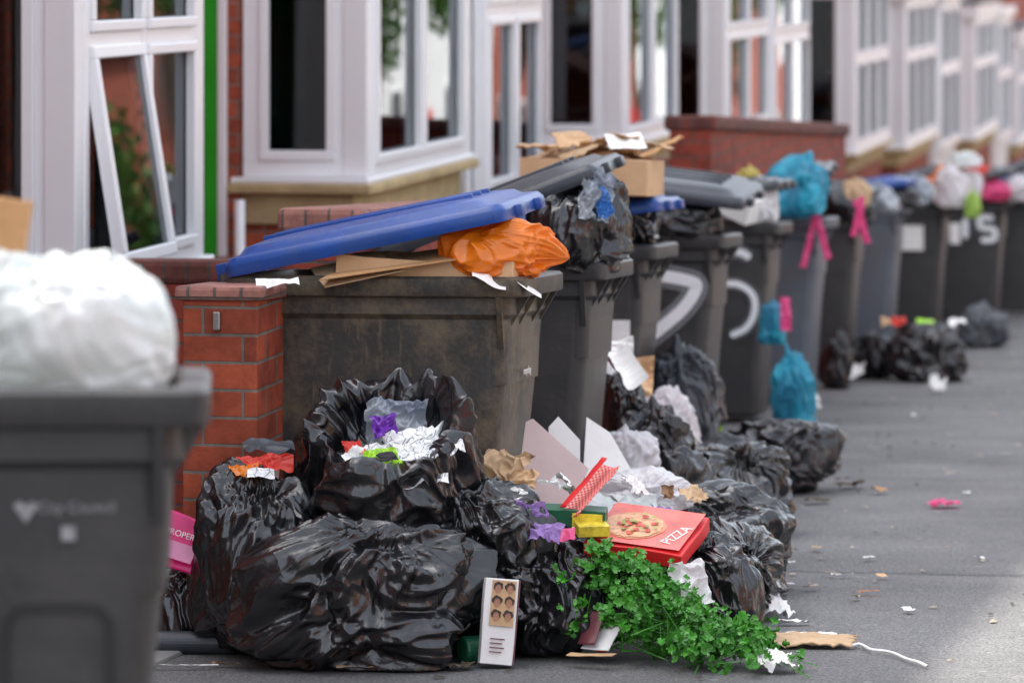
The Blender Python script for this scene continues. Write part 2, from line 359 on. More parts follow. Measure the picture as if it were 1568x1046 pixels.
def polycard(name,X,Y,h,pts,m,rz=0,rx=0,ry=0,th=.003):
    V=[(x,y,0) for x,y in pts]; o=mk(name,V,[tuple(range(len(V)))],m,None,GP(X,Y,h,rz,rx,ry)); s=o.modifiers.new('s','SOLIDIFY'); s.thickness=th; return o
def cbox(name,X,Y,h,w,l,t,m,rz=0,rx=0,ry=0,bev=.002,parent=None,seed=1,warp=.0,M=None):
    V,F=boxg(-w/2,w/2,-l/2,l/2,0,t)
    bm=bmesh.new(); vs=[bm.verts.new(v) for v in V]; [bm.faces.new([vs[i] for i in f]) for f in F]
    bmesh.ops.subdivide_edges(bm,edges=bm.edges[:],cuts=5,use_grid_fill=True)
    for v in bm.verts:
        p=v.co*6+Vector((seed*3,seed,0)); v.co+=noise.noise_vector(p)*warp
    bm.verts.index_update()
    V=[v.co.copy() for v in bm.verts]; F=[tuple(v.index for v in f.verts) for f in bm.faces]; bm.free()
    return mk(name,V,F,m,parent,M if M is not None else GP(X,Y,h,rz,rx,ry),bevel=bev)
def ribbon(name,pts,w,m,parent,M,off=0,taper=True):
    P=[]
    for i in range(len(pts)-1):
        a=pts[max(0,i-1)];b=pts[i];c=pts[i+1];d=pts[min(len(pts)-1,i+2)]
        for k in range(5):
            f=k/5; P.append(tuple(.5*((2*b[j])+(-a[j]+c[j])*f+(2*a[j]-5*b[j]+4*c[j]-d[j])*f*f+(-a[j]+3*b[j]-3*c[j]+d[j])*f**3) for j in (0,1)))
    P.append(pts[-1]); pts=P
    V=[];F=[];n=len(pts)
    for i,(x,z) in enumerate(pts):
        a=pts[max(0,i-1)];b=pts[min(n-1,i+1)];dx,dz=b[0]-a[0],b[1]-a[1];l=math.hypot(dx,dz) or 1
        ww=w*(1 if 0<i<n-1 else .5)
        V+=[(x-dz/l*ww/2,off,z+dx/l*ww/2),(x+dz/l*ww/2,off,z-dx/l*ww/2)]
    for i in range(n-1): F.append((2*i,2*i+1,2*i+3,2*i+2))
    return mk(name,V,F,m,parent,M,uv=False)
# ------------------------------------------------------------------ ground, pavement, road
MS=Matrix.Translation((-4.2,0,0))@Matrix.Rotation(TH,4,'Z')
def SW(v,u): 
    p=MS@Vector((v,u,0)); return p.x,p.y
def strip(name,v0,v1,u0,u1,dz,m,n=1):
    V=[];F=[]
    for k in range(n+1):
        u=u0+(u1-u0)*k/n
        for v in (v0,v1):
            x,y=SW(v,u); V.append((v,u,gz(y)+dz))
    for k in range(n): F.append((2*k,2*k+1,2*k+3,2*k+2))
    return mk(name,V,F,m,None,MS,uv=True)
KV=3.62
strip('ground',-300,300,-300,600,-.16,M_road)
strip('road',KV+.12,10.5,-60,140,-.12,M_road)
strip('pavement',1.2,KV,-60,140,0,M_pave)
strip('pavement',10.6,13,-60,140,0,M_pave)
strip('front_yard_paving',-.9,1.2,-60,140,-.004,M_paving)
def slopebox(name,v0,v1,u0,u1,h0,h1,m,parent=None,n=1,level=False,bevel=.0):
    V=[];F=[]
    for k in range(n+1):
        u=u0+(u1-u0)*k/n
        for (v,h) in ((v0,h0),(v1,h0),(v1,h1),(v0,h1)):
            x,y=SW(v,u); V.append((v,u,gz(y)+h))
    for k in range(n):
        a=4*k;b=4*k+4
        for i in range(4): j=(i+1)%4; F.append((a+j,a+i,b+i,b+j))
    F.append((0,1,2,3)); F.append((4*n+3,4*n+2,4*n+1,4*n))
    return mk(name,V,F,m,parent,None if parent else MS,bevel=bevel)
k=empty('kerb',MS)
for i in range(60):
    u=-12+i*.92; slopebox('kerb_stone',KV+.004,KV+.12,u,u+.91,-.14,.004,M_kerb,k,bevel=.012)
slopebox('edging_stone',1.15,1.28,3,10.7,-.1,.012,M_kerb,k,bevel=.01)
for u in (12.9,16.4,17.3,21.0):
    strip('pavement_joint',1.9,KV-.01,u,u+.012,.004,M_rubber)
# ------------------------------------------------------------------ garden walls
def wall(v0,v1,u0,u1,h,cop=M_coping,n=8):
    e=empty('garden_wall',MS)
    slopebox('brickwork',v0,v1,u0,u1,-.1,h-.08,M_brickw,e,n)
    slopebox('coping',v0-.03,v1+.03,u0-.01,u1+.01,h-.08,h,cop,e,n,bevel=.02)
    return e
wall(1.06,1.28,12.5,17.4,1.15,M_coping2)
wall(1.0,1.22,20.6,26.9,1.52,M_coping)
wall(1.0,1.22,32,60,1.1,M_coping)
wall(1.0,1.22,-20,4.5,.95,M_coping)
wall(.04,1.02,12.85,13.07,.975,M_coping,1)
wall(-.68,1.04,16.9,17.12,.87,M_coping,1)
wall(-.68,1.0,22.4,22.6,1.3,M_coping2,1)
pl=empty('brick_pillar',MS)
slopebox('brickwork',1.18,1.39,10.93,11.22,-.1,.92,M_brick,pl,1,bevel=.004)
slopebox('cap',1.16,1.41,10.91,11.24,.92,.96,M_coping2,pl,1,bevel=.012)
slopebox('gate_bracket',1.27,1.29,10.91,10.93,.84,.89,M_metal,pl,1,bevel=.003)
# ------------------------------------------------------------------ houses
def panel(parent,P0,P1,z0,z1,cols,transom=None,curt=None,opened=None,bar=.055,depth=.07,sash_w=.04):
    (v0,u0),(v1,u1)=P0,P1; d=Vector((v1-v0,u1-u0,0)); Lg=d.length; ang=math.atan2(d.y,d.x)
    M=Matrix.Translation((v0,u0,0))@Matrix.Rotation(ang,4,'Z')
    bl=[(0,Lg,-depth/2,depth/2,z0,z0+bar),(0,Lg,-depth/2,depth/2,z1-bar,z1)]
    xs=np.linspace(0,Lg,cols+1)
    for i,x in enumerate(xs):
        a=max(0,x-bar/2) if i else 0; b=a+bar if i<cols else Lg
        if i==cols: a=Lg-bar
        bl.append((a,b,-depth/2+.001,depth/2-.001,z0+bar,z1-bar))
    zs=[z0+bar]+([transom-bar/2,transom+bar/2] if transom else [])+[z1-bar]
    if transom:
        for i in range(cols): bl.append((xs[i]+bar*.6,xs[i+1]-bar*.6,-depth/2+.002,depth/2-.002,transom-bar/2,transom+bar/2))
    gl=[]; sash=[]
    for i in range(cols):
        for k2 in range(0,len(zs),2):
            za,zb=zs[k2],zs[k2+1]; xa=xs[i]+(bar if i==0 else bar/2); xb=xs[i+1]-(bar if i==cols-1 else bar/2)
            if opened==(i,k2//2): 
                Mo=M@Matrix.Translation((0,0,zb))@Matrix.Rotation(R(9)*(-1),4,'X')@Matrix.Translation((0,0,-zb))
                s=.045; bb=[(xa,xb,-.05,.0,za,za+s),(xa,xb,-.05,0,zb-s,zb),(xa,xa+s,-.049,-.001,za+s,zb-s),(xb-s,xb,-.049,-.001,za+s,zb-s)]
                boxes('open_casement',bb,M_upvc,parent,Mo,bevel=.005)
                boxes('casement_glass',[(xa+s,xb-s,-.03,-.02,za+s,zb-s)],M_glass,parent,Mo)
                continue
            s=sash_w
            for q in ((xa,xb,-.05,.05,za,za+s),(xa,xb,-.05,.05,zb-s,zb),(xa,xa+s,-.049,.049,za+s,zb-s),(xb-s,xb,-.049,.049,za+s,zb-s)): sash.append(q)
            gl.append((xa+s-.002,xb-s+.002,-.008,.004,za+s-.002,zb-s+.002))
    boxes('window_frame',bl,M_upvc,parent,M,bevel=.005)
    if sash: boxes('sashes',sash,M_upvc,parent,M,bevel=.006)
    if gl:
        boxes('glass',gl,M_glass,parent,M)
        s=.006; gk=[]
        for (xa,xb,_,_,za,zb) in gl: gk+=[(xa,xb,-.014,-.009,za,za+s),(xa,xb,-.014,-.009,zb-s,zb),(xa,xa+s,-.013,-.0095,za+s,zb-s),(xb-s,xb,-.013,-.0095,za+s,zb-s)]
        boxes('gaskets',gk,M_rubber,parent,M)
    return M,Lg
def curtain(parent,P0,P1,z0,z1,m,off=.14,frac=(0,1)):
    (v0,u0),(v1,u1)=P0,P1; d=Vector((v1-v0,u1-u0,0)); Lg=d.length; ang=math.atan2(d.y,d.x)
    M=Matrix.Translation((v0,u0,0))@Matrix.Rotation(ang,4,'Z'); V=[];F=[]
    n=80
    for i in range(n+1):
        x=Lg*(frac[0]+(frac[1]-frac[0])*i/n); y=off+.02*math.sin(i*.9)+.008*math.sin(i*2.3)
        V+=[(x,y,z0),(x,y,z1)]
    for i in range(n): F.append((2*i,2*i+2,2*i+3,2*i+1))
    mk('curtain',V,F,m,parent,M,smooth=True,uv=False)
def bayY(y): return y/.981
def house(Y0,Y1,by0,by1,sill,porch=None,cA=None,cB=None,opened=None,transom=.85,colsB=2,eave=None,pier=True,t=.545,dn=False):
    u0,u1=bayY(Y0)+.004,bayY(Y1)-.004; b0,b1=bayY(by0),bayY(by1)
    h=empty('brick_house',MS)
    gb=gz(Y1)-.6; ev=5.08 if eave is None else eave
    W=-.95
    boxes('walls',[(-8.6,W,u0,u1,gb,ev)],M_brick,h)
    V=[(W+.28,u0,ev-.12),(W+.28,u1,ev-.12),(-4.7,u0,ev+3),(-4.7,u1,ev+3),(-8.9,u0,ev-.12),(-8.9,u1,ev-.12)]
    mk('roof',V,[(0,1,3,2),(2,3,5,4),(0,2,4),(1,5,3),(0,4,5,1)],M_slate,h)
    boxes('gutter',[(W+.28,W+.38,u0,u1,ev-.2,ev-.1)],M_upvc,h,bevel=.02)
    boxes('chimney',[(-5.2,-4.2,u1-.7,u1-.1,ev+2,ev+4)],M_brick,h)
    zt=sill+1.62
    A1=(0-.05,b0); B0=(0,b0+.05); B1=(0,b1-.05); C0=(-.05,b1)
    A0=(-t,b0-.08)
    panel(h,A0,A1,sill,zt,1,None,bar=.075,sash_w=.045)
    panel(h,B0,B1,sill,zt,colsB,sill+transom if transom else None,opened=opened)
    panel(h,C0,(-t,b1+.08),sill,zt,1)
    boxes('corner_posts',[(-.085,.03,b0-.05,b0+.075,sill,zt),(-.085,.03,b1-.075,b1+.04,sill,zt)],M_upvc,h,bevel=.006)
    boxes('bay_brickwork',[(W,-.06,b0-.06,b1+.06,gb,sill-.22)],M_brick,h)
    boxes('bay_stone_band',[(W,-.02,b0-.09,b1+.09,sill-.22,sill-.075)],M_stone,h,bevel=.01)
    boxes('window_sill',[(-t-.06,.07,b0-.15,b1+.13,sill-.075,sill-.03)],M_stone,h,bevel=.01)
    boxes('upvc_sill',[(-t-.05,.055,b0-.13,b1+.11,sill-.03,sill-.002)],M_upvc,h,bevel=.008)
    boxes('bay_fascia',[(W,.08,b0-.16,b1+.14,zt+.002,zt+.2)],M_upvc,h,bevel=.01)
    boxes('bay_roof',[(W,.12,b0-.2,b1+.18,zt+.2,zt+.26)],M_lead,h,bevel=.01)
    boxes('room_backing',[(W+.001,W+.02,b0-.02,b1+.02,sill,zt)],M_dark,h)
    boxes('brick_return',[(W,-t-.004,b0-.115,b0-.0,gb,zt),(W,-t-.045,b1,b1+.1,gb,zt)],M_brick,h)
    if cA: 
        curtain(h,A0,A1,sill+.03,zt,cA,.10,(.2,.5))
    if cB: curtain(h,B0,B1,sill+.03,zt,cB,.16,(.02,.2)); curtain(h,B0,B1,sill+.03,zt,cB,.16,(.55,.72))
    zu=ev-1.9
    panel(h,(W+.02,(b0+b1)/2-.8),(W+.02,(b0+b1)/2+.8),zu,zu+1.3,3,zu+.9)
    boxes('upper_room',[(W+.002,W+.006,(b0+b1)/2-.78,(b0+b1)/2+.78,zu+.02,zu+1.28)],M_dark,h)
    if porch:
        p0,p1=bayY(porch[0]),bayY(porch[1])
        zb=sill-.28
        panel(h,(-.0,p0),(-.0,p1),zb,sill+1.55,2,sill+.72,bar=.07)
        boxes('porch_base',[(W,-.03,p0-.0,p1,gb,zb)],M_render,h)
        boxes('porch_side',[(W,-.04,p0-.12,p0,gb,sill+1.55),(W,-.04,p1,p1+.12,gb,sill+1.55)],M_upvc,h,bevel=.006)
        boxes('porch_roof',[(W,.1,p0-.15,p1+.15,sill+1.56,sill+1.72)],M_upvc,h,bevel=.01)
        boxes('front_door',[(W+.002,W+.05,p0+.3,p1-.3,zb,sill+1.4)],M_maroon,h,bevel=.01)
    if pier:
        V,F=cyl(.024,1.3,14,'Z',(-t+.02,b0-.22,sill-1.4)); mk('downpipe',V,F,M_upvc,h,smooth=True)
        boxes('white_jamb',[(-t-.10,-t-.065,b0-.17,b0-.12,gb,sill+1.6)],M_upvc,h,bevel=.004)
        boxes('green_door_jamb',[(-t-.165,-t-.102,b0-.165,b0-.12,gb,sill+1.6)],M_green,h,bevel=.004)
        boxes('door_frame',[(W+.01,-t-.167,b0-.16,b0-.12,gb,sill+1.6)],M_upvc,h,bevel=.004)
    return h
house(-24,-16,-22,-20,.6,pier=False)
house(-16,-8,-14,-12,.55,pier=False)
house(-8,-1,-6,-4,.5,pier=False)
house(-1,5.6,1,3,.45,pier=False)
house(5.6,11.6,8,9.8,.3,pier=False)
house(11.6,16.4,13.35,14.85,.18,None,M_curtain,M_curtain,opened=(0,0),transom=.86,pier=False,t=.75)
house(16.4,22.4,17.6,19.7,.33,(20.15,21.7),M_greencurt,M_curtain2,None,None)
house(22.4,28.1,24.4,26.6,.16,None,M_redcurt,M_curtain2,None,None,pier=False)
house(28.1,35.2,28.9,31.3,-.02,(31.6,34),M_curtain,M_redcurt,None,.8,pier=False)
house(35.2,42.2,37.7,40.9,-.55,None,M_curtain,M_curtain2,None,.9,colsB=3,pier=False)
house(42.2,51,42.8,46.5,-.75,(47.2,50),M_curtain,M_redcurt,None,1.0,colsB=3,pier=False)
house(51,60,52.5,56.5,-1.1,(57,59.6),M_redcurt,M_curtain2,None,1.0,colsB=3,pier=False)
house(60,70,61.5,66,-1.6,None,M_curtain,M_curtain2,None,1.0,colsB=3,pier=False)
house(70,85,72,77,-2.0,None,M_curtain,M_curtain2,None,1.0,colsB=3,pier=False)
for i in range(17):
    u0=-25+i*12; h=empty('brick_house',MS); zb=gz(u0+12)-1; et=4.8
    boxes('walls',[(15.5,23,u0,u0+11.99,zb,et)],M_brick if i%3 else M_render,h)
    mk('roof',[(15.2,u0,et-.1),(15.2,u0+12,et-.1),(19.3,u0,et+2.4),(19.3,u0+12,et+2.4),(23.3,u0,et-.1),(23.3,u0+12,et-.1)],[(0,1,3,2),(2,3,5,4),(0,2,4),(1,5,3)],M_slate,h)
    for j in range(2):
        for z in (gz(u0)+1.2,2.9):
            uu=u0+2+j*6
            boxes('window_frame',[(15.42,15.49,uu,uu+1.8,z,z+.07),(15.42,15.49,uu,uu+1.8,z+1.3,z+1.37),(15.421,15.489,uu,uu+.07,z+.07,z+1.3),(15.421,15.489,uu+.87,uu+.94,z+.07,z+1.3),(15.421,15.489,uu+1.73,uu+1.8,z+.07,z+1.3)],M_upvc,h)
            boxes('glass',[(15.46,15.47,uu+.07,uu+1.73,z+.07,z+1.3)],M_dark,h)
        boxes('front_door',[(15.44,15.49,u0+4.5+j*5.9,u0+5.4+j*5.9,zb,gz(u0)+2.1)],[M_redprint,M_green,M_yellow][(i+j)%3],h)
def tree(v,u,ht,cr,seed):  # unseen trees across the road, added to show in the window reflections
    rnd=random.Random(seed); x,y=SW(v,u); p=empty('reflection_tree',Matrix.Translation((x,y,gz(y))))
    rings=[[(r*math.cos(2*math.pi*k/10),r*math.sin(2*math.pi*k/10),z) for k in range(10)] for r,z in ((.2,0),(.14,.5),(.11,ht*.5),(.05,ht*.9))]
    V,F=loft(rings); mk('trunk',V,F,M_bark,p,smooth=True)
    V=[];F=[]
    cl=[(rnd.gauss(0,cr*.5),rnd.gauss(0,cr*.5),ht*.75+rnd.gauss(0,cr*.4),rnd.uniform(.4,.8)) for _ in range(22)]
    for cx,cy,cz,rr in cl:
        for _ in range(110):
            d=Vector((rnd.gauss(0,1),rnd.gauss(0,1),rnd.gauss(0,1))).normalized()*rr*rnd.random()**.4; c=Vector((cx,cy,cz))+d
            a=Vector((rnd.gauss(0,1),rnd.gauss(0,1),rnd.gauss(0,1))).normalized()*.1; b=a.cross(Vector((rnd.random(),rnd.random(),1))).normalized()*.07
            k=len(V); V+=[c-a,c+b,c+a,c-b]; F.append((k,k+1,k+2,k+3))
    mk('crown',V,F,M_tree,p,uv=False)
for i,u in enumerate((2,14,24,33,43,54,66,80,95,112)): tree(11.5,u,4.5+max(0,u-40)*.04,1.6,i)
# ------------------------------------------------------------------ bins (front-near rim corner X,Y)
bin0=wheelie_bin(-.44,5.5,M_bin2,M_liddark,tilt=255,rz=15.5)
bin1=wheelie_bin(.03,10.5,M_bin,M_lidblue,tilt=11.5,roll=3,L=.80,W=.58,s=1.06,dz=.0,dx=0,lk=.93)
bin2=wheelie_bin(.284,11.9,M_bin2,M_liddark,tilt=21,roll=4)
bin2b=wheelie_bin(.53,14.2,M_bin2,M_lidblue,tilt=9)
bin3=wheelie_bin(.88,15.9,M_bin2,M_liddark,tilt=-7,dz=.22,roll=6,dx=.06)
bin4=wheelie_bin(1.30,18.7,M_bin2,M_liddark,tilt=12)
bin5=wheelie_bin(1.66,20.2,M_bin3,M_liddark,tilt=17,roll=6)
bin6=wheelie_bin(2.06,22.4,M_bin2,M_liddark,tilt=6)
bin7=wheelie_bin(2.59,25.3,M_bin3,M_lidblue,tilt=9)
bin8=wheelie_bin(3.17,27.7,M_bin2,M_liddark,tilt=15)
bin9=wheelie_bin(3.85,29.7,M_bin2,M_liddark,tilt=13)
bin10=wheelie_bin(4.35,31.2,M_bin2,M_liddark,tilt=20)
bin11=wheelie_bin(4.9,34,M_bin2,M_lidblue,tilt=12)
M_halo,nt,b=newmat('spray_overspray'); b.inputs['Base Color'].default_value=(.7,.74,.78,1); b.inputs['Alpha'].default_value=.22; b.inputs['Roughness'].default_value=.8
def spray(p,pts,w):
    ribbon('spray_number_haze',pts,w*2.0,M_halo,p,None,.022)
    ribbon('spray_number',pts,w,M_spray,p,None,.018)
spray(bin3,[(-.46,.80),(-.32,.815),(-.15,.79),(-.12,.76),(-.17,.68),(-.26,.6),(-.38,.51)],.05)
spray(bin4,[(-.28,.83),(-.2,.84),(-.14,.81)],.035)
spray(bin4,[(-.3,.68),(-.2,.68),(-.13,.63),(-.12,.55),(-.16,.47),(-.24,.43)],.028)
spray(bin2,[(-.5,.38),(-.42,.4),(-.40,.3),(-.46,.22)],.05)
spray(bin9,[(-.34,.82),(-.34,.66)],.04)
spray(bin9,[(-.12,.82),(-.22,.82),(-.22,.75),(-.12,.73),(-.12,.66),(-.22,.65)],.04)
boxes('label',[(-.36,-.2,.018,.03,.62,.8)],M_paper,bin8); boxes('label',[(-.46,-.38,.018,.03,.62,.78)],M_paper,bin9)
boxes('label',[(-.22,-.10,.03,.036,.6,.7)],M_poly,bin2b)
def text(s,size,m,parent,M,ext=.0004):
    c=bpy.data.curves.new('printed_text','FONT'); c.body=s; c.size=size; c.extrude=ext; c.materials.append(m)
    o=bpy.data.objects.new('printed_text',c); sc.collection.objects.link(o); o.parent=parent; o.matrix_local=M; return o
M_fade=mat('faded_print',(.30,.30,.31),.6,.3,40)
text('City Council',.022,M_fade,bin0,Matrix.Translation((-.245,.038,.80))@Matrix.Rotation(R(90),4,'X'))
mk('heart_logo',[(-.262,.036,.785),(-.28,.036,.81),(-.271,.036,.817),(-.262,.036,.81),(-.253,.036,.817),(-.244,.036,.81)],[(0,5,4,3),(0,3,2,1)],M_fade,bin0)
boxes('label',[(-.21,-.19,.034,.0405,.76,.78)],M_fade,bin0)
ribbon('moulded_arch',[(-.29,.45),(-.29,.62),(-.28,.65),(-.26,.66),(-.17,.66),(-.15,.65),(-.14,.62),(-.14,.45)],.014,M_rubber,bin0,None,.044)
text('recycling',.03,M_poly,bin1,Matrix.Translation((-.045,.24,.70))@Matrix.Rotation(R(90),4,'Z')@Matrix.Rotation(R(90),4,'X'))
# ------------------------------------------------------------------ things on top of bins
bag('white_rubbish_bag',-.70,5.80,.95,.19,.16,.12,3,M_whitef,neck=(-.3,-.5,1),nl=.15,amp=.75,sub=6)
cbox('cardboard_box',-.86,5.95,1.08,.16,.2,.18,M_card,rz=.2,ry=.15,warp=.01)
bag('orange_carrier_bag',-.04,10.70,.955,.165,.14,.105,8,M_orange,neck=(1,0,-.1),nl=.15,amp=.8,sub=7)
cbox('cardboard_box',-.215,10.76,.955,.50,.30,.075,M_card2,rz=-.2,ry=.05,warp=.018,seed=3)
polycard('flattened_cardboard',-.33,10.72,1.02,[(-.22,-.12),(.16,-.16),(.2,.1),(-.1,.14)],M_card,rz=.1,ry=-.16,rx=.1)
polycard('flattened_cardboard',-.45,10.66,.99,[(-.08,-.06),(.14,-.09),(.1,.1),(-.1,.12)],M_brownpaper,rz=.1,ry=-.25,rx=.3)
sheet('crumpled_paper',-.06,10.56,.98,.10,.08,.012,4,M_paper,rz=.1,ry=.25,rx=.2)
sheet('crumpled_paper',-.64,10.5,.975,.12,.06,.01,9,M_paper,rz=.1,rx=.3)
sheet('crumpled_paper',.05,10.58,.955,.08,.06,.01,19,M_paper,rz=.1,ry=.5)
bag('black_bin_bag',.21,12.1,.94,.175,.2,.175,11,M_black,neck=(.5,0,1),nl=.12)
sheet('plastic_film_litter',.265,11.93,1.2,.11,.18,.03,13,M_clear,rz=.2,rx=1.1,ry=.2,n=70,freq=14)
sheet('plastic_film_litter',.28,11.92,1.17,.05,.10,.02,14,bagmat('blue_film',(.05,.2,.55),.25,.3),rz=.1,rx=1.2,ry=-.4,freq=14)
cbox('cardboard_box',.30,14.35,1.17,.48,.42,.13,M_card2,rz=-.2,ry=.03,warp=.008,seed=8)
for i in range(12):
    sheet('torn_cardboard',.10+.04*i+random.uniform(-.02,.02),14.3+random.uniform(-.1,.2),1.33+random.uniform(-.01,.05),.13,.15,.012,20+i,[M_card2,M_brownpaper,M_card][i%3],rz=random.uniform(0,3),rx=random.uniform(-.5,.5),ry=random.uniform(-.4,.4),thick=.004,n=20,ragged=.4)
sheet('paper_sheet',.42,14.2,1.37,.14,.12,.006,31,M_paper,rz=.2,rx=.5)
bag('black_bin_bag',.42,14.5,.95,.14,.2,.11,12,M_black,sub=6)
bag('black_bin_bag',.66,16.1,.93,.22,.2,.13,15,M_black2,sub=6)
cbox('polystyrene_box',1.10,18.85,1.03,.26,.3,.12,M_poly,rz=-.5,ry=.35,rx=.1,warp=.01)
bag('white_rubbish_bag',1.22,18.85,.98,.1,.12,.12,16,M_white,sub=6)
bag('yellow_carrier_bag',1.18,19.1,1.1,.07,.07,.08,17,bagmat('yellow_bag',(.75,.6,.15),.4,.3),sub=5)
bag('teal_rubbish_bag',1.50,20.1,.98,.18,.18,.17,18,M_teal,sub=6,nl=.2,neck=(.4,0,1))
for i,(x,y,h,l) in enumerate(((1.55,20.02,.80,.28),(1.61,20.0,.86,.3),(1.83,20.3,.93,.22),(1.86,20.4,.9,.24))):
    sheet('pink_strap',x,y,h+.06,.035,l,.012,40+i,M_pink,rx=R(90),ry=.25*(-1)**i,freq=16,n=24)
bag('black_bin_bag',1.95,22.5,.93,.2,.2,.13,22,M_black2,sub=5)
bag('brown_paper_bag',2.0,22.4,1.0,.09,.09,.09,23,M_brownpaper,sub=5)
bag('clear_rubbish_bag',2.25,23.6,.95,.12,.2,.1,24,M_clear,sub=5)
wb=[(2.95,27.8,.98,.15,.14,M_red),(3.1,27.75,1.0,.12,.16,M_orange),(3.15,27.6,.93,.13,.22,M_white),(3.3,27.9,.95,.14,.2,M_white),(3.28,27.8,1.22,.12,.09,M_whitef),(3.75,29.8,.95,.15,.12,M_pink),(3.65,29.9,1.1,.12,.1,M_red),(3.95,29.9,.95,.16,.16,M_white),(4.3,31.3,.97,.2,.18,M_white),(4.1,31,1.0,.14,.12,M_clear),(2.55,25.5,.95,.2,.12,M_black2),(2.75,26.2,.98,.14,.14,M_clear),(4.6,33,.98,.2,.2,M_orange),(3.3,27.5,.86,.06,.14,bagmat('lime_bag',(.5,.75,.15),.4,.3))]
for i,(x,y,h,sx,sz,m) in enumerate(wb): bag('rubbish_bag',x,y,h,sx,sx,sz*.7,50+i,m,sub=5)
# ------------------------------------------------------------------ bags on the pavement
bag('black_bin_bag',-.675,10.12,0,.18,.19,.265,101,M_black,neck=(.1,0,1),nl=.12,amp=.9,flat=.85)
bag('black_bin_bag',-.40,9.93,0,.335,.25,.20,102,M_black,neck=(.35,-.35,1),nl=.12)
ob=open_bag('open_black_bin_bag',-.335,10.30,.25,.275,.24,.41,103,M_black,[(0,0),(.7,.02),(1.05,.22),(1.10,.5),(1.02,.78),(.94,.96),(.82,1.03),(.72,.96),(.64,.82),(.42,.74),(0,.72)],rx=.50)
bag('black_bin_bag',-.09,10.15,.16,.19,.2,.16,104,M_black,neck=(-.5,-.3,1),nl=.2)
bag('black_bin_bag',.085,10.13,0,.16,.19,.185,105,M_black,neck=(0,0,1),nl=.1)
bag('black_bin_bag',-.12,10.2,0,.2,.2,.17,106,M_black,sub=6)
bag('black_bin_bag',-.36,10.35,0,.3,.2,.2,131,M_black,sub=6)
bag('black_bin_bag',.52,10.30,0,.15,.15,.165,107,M_black,neck=(-.4,-.2,1),nl=.2)
bag('black_bin_bag',.30,10.6,0,.25,.2,.17,108,M_black,sub=6)
bag('black_bin_bag',.60,11.6,0,.27,.26,.175,109,M_black,neck=(-.6,0,1),nl=.3)
bag('black_bin_bag',.64,11.0,0,.15,.3,.14,110,M_black,neck=(.3,-1,.3),nl=.2)
bag('black_bin_bag',.78,13.3,0,.225,.24,.18,111,M_black,neck=(.2,-.4,1),nl=.2)
bag('black_bin_bag',.48,13.2,.14,.15,.18,.17,112,M_black2)
bag('black_bin_bag',.45,12.5,0,.2,.25,.2,119,M_black2,sub=6)
bag('black_bin_bag',1.04,15.0,0,.24,.24,.165,113,M_black2,neck=(-.7,0,.8),nl=.2)
bag('grey_rubbish_bag',.66,14.7,.18,.16,.18,.22,114,bagmat('dark_grey_polythene',(.05,.055,.065),.3),neck=(-.2,0,1))
bag('black_bin_bag',.66,14.6,0,.25,.2,.15,120,M_black2,sub=6)
bag('black_bin_bag',.40,13.3,.28,.095,.12,.16,115,M_black)
bag('white_rubbish_bag',.575,14.0,.24,.115,.13,.12,116,M_white,neck=(.3,0,1))
bag('white_rubbish_bag',.36,12.2,.26,.12,.13,.10,117,M_white,sub=6)
bag('white_rubbish_bag',.40,11.4,.25,.15,.14,.07,118,M_white,neck=(0,-1,.3))
bag('teal_rubbish_bag',1.335,18.25,0,.115,.13,.20,121,M_teal,neck=(-.3,0,1),nl=.3)
bag('teal_rubbish_bag',1.25,18.5,.4,.07,.1,.12,122,M_teal,sub=5); sheet('pink_strap',1.31,18.4,.55,.05,.16,.02,47,M_pink,rx=1.57,n=20)
bag('black_bin_bag',2.42,22.3,0,.26,.26,.17,123,M_black2,sub=6,neck=(.5,0,1))
bag('black_bin_bag',2.12,22.6,0,.14,.2,.15,124,M_black2,sub=6)
bag('black_bin_bag',1.83,21.6,0,.1,.15,.17,125,M_black2,sub=6)
bag('black_bin_bag',3.22,26.2,0,.19,.2,.15,126,M_grey,sub=6)
bag('black_bin_bag',2.75,25.0,0,.17,.2,.12,127,M_black2,sub=6)
for x,y,m in ((2.25,22.3,M_red),(2.42,22.5,M_limeprint),(2.2,22.4,M_card2),(2.6,22.5,M_paper)):
    sheet('loose_litter',x,y,.36,.10,.08,.03,x*7,m,rx=.5,n=20)
# ------------------------------------------------------------------ litter heap detail
def LS(name,px,py,S,w,l,amp,seed,m,**k):
    Y=5880/S; return sheet(name,(px-784)/S,Y,1.32-(py-236)/S,w,l,amp,seed,m,**k)
z0=.345
sheet('newspaper_sheet',0,0,0,.20,.17,.022,201,M_news,parent=ob,M=LM(.06,-.10,z0+.01,.2,.15),freq=9,n=90)
sheet('white_carrier_bag',0,0,0,.17,.15,.032,204,M_news,parent=ob,M=LM(.11,-.04,z0+.035,.5,.1,.0),freq=9,n=80)
sheet('crumpled_paper',0,0,0,.14,.13,.03,205,M_paper,parent=ob,M=LM(-.02,-.10,z0+.02,.9,.2,.1),freq=9,n=80)
sheet('plastic_film_litter',0,0,0,.17,.12,.03,202,M_clear,parent=ob,M=LM(.03,.06,z0+.05,.1,.5),freq=13)
sheet('lime_wrapper',0,0,0,.09,.065,.012,203,M_limeprint,parent=ob,M=LM(.00,-.13,z0+.045,.4,.4),freq=16)
sheet('lime_wrapper',0,0,0,.05,.03,.008,206,M_rubber,parent=ob,M=LM(.01,-.137,z0+.053,.4,.4),freq=16)
sheet('purple_snack_packet',0,0,0,.07,.06,.018,208,M_purpleprint,parent=ob,M=LM(.0,-.01,z0+.065,.4,.9,.2),freq=16)
sheet('red_wrapper',0,0,0,.05,.05,.01,207,M_red,parent=ob,M=LM(-.08,-.06,z0+.03,.4,.4),freq=16)
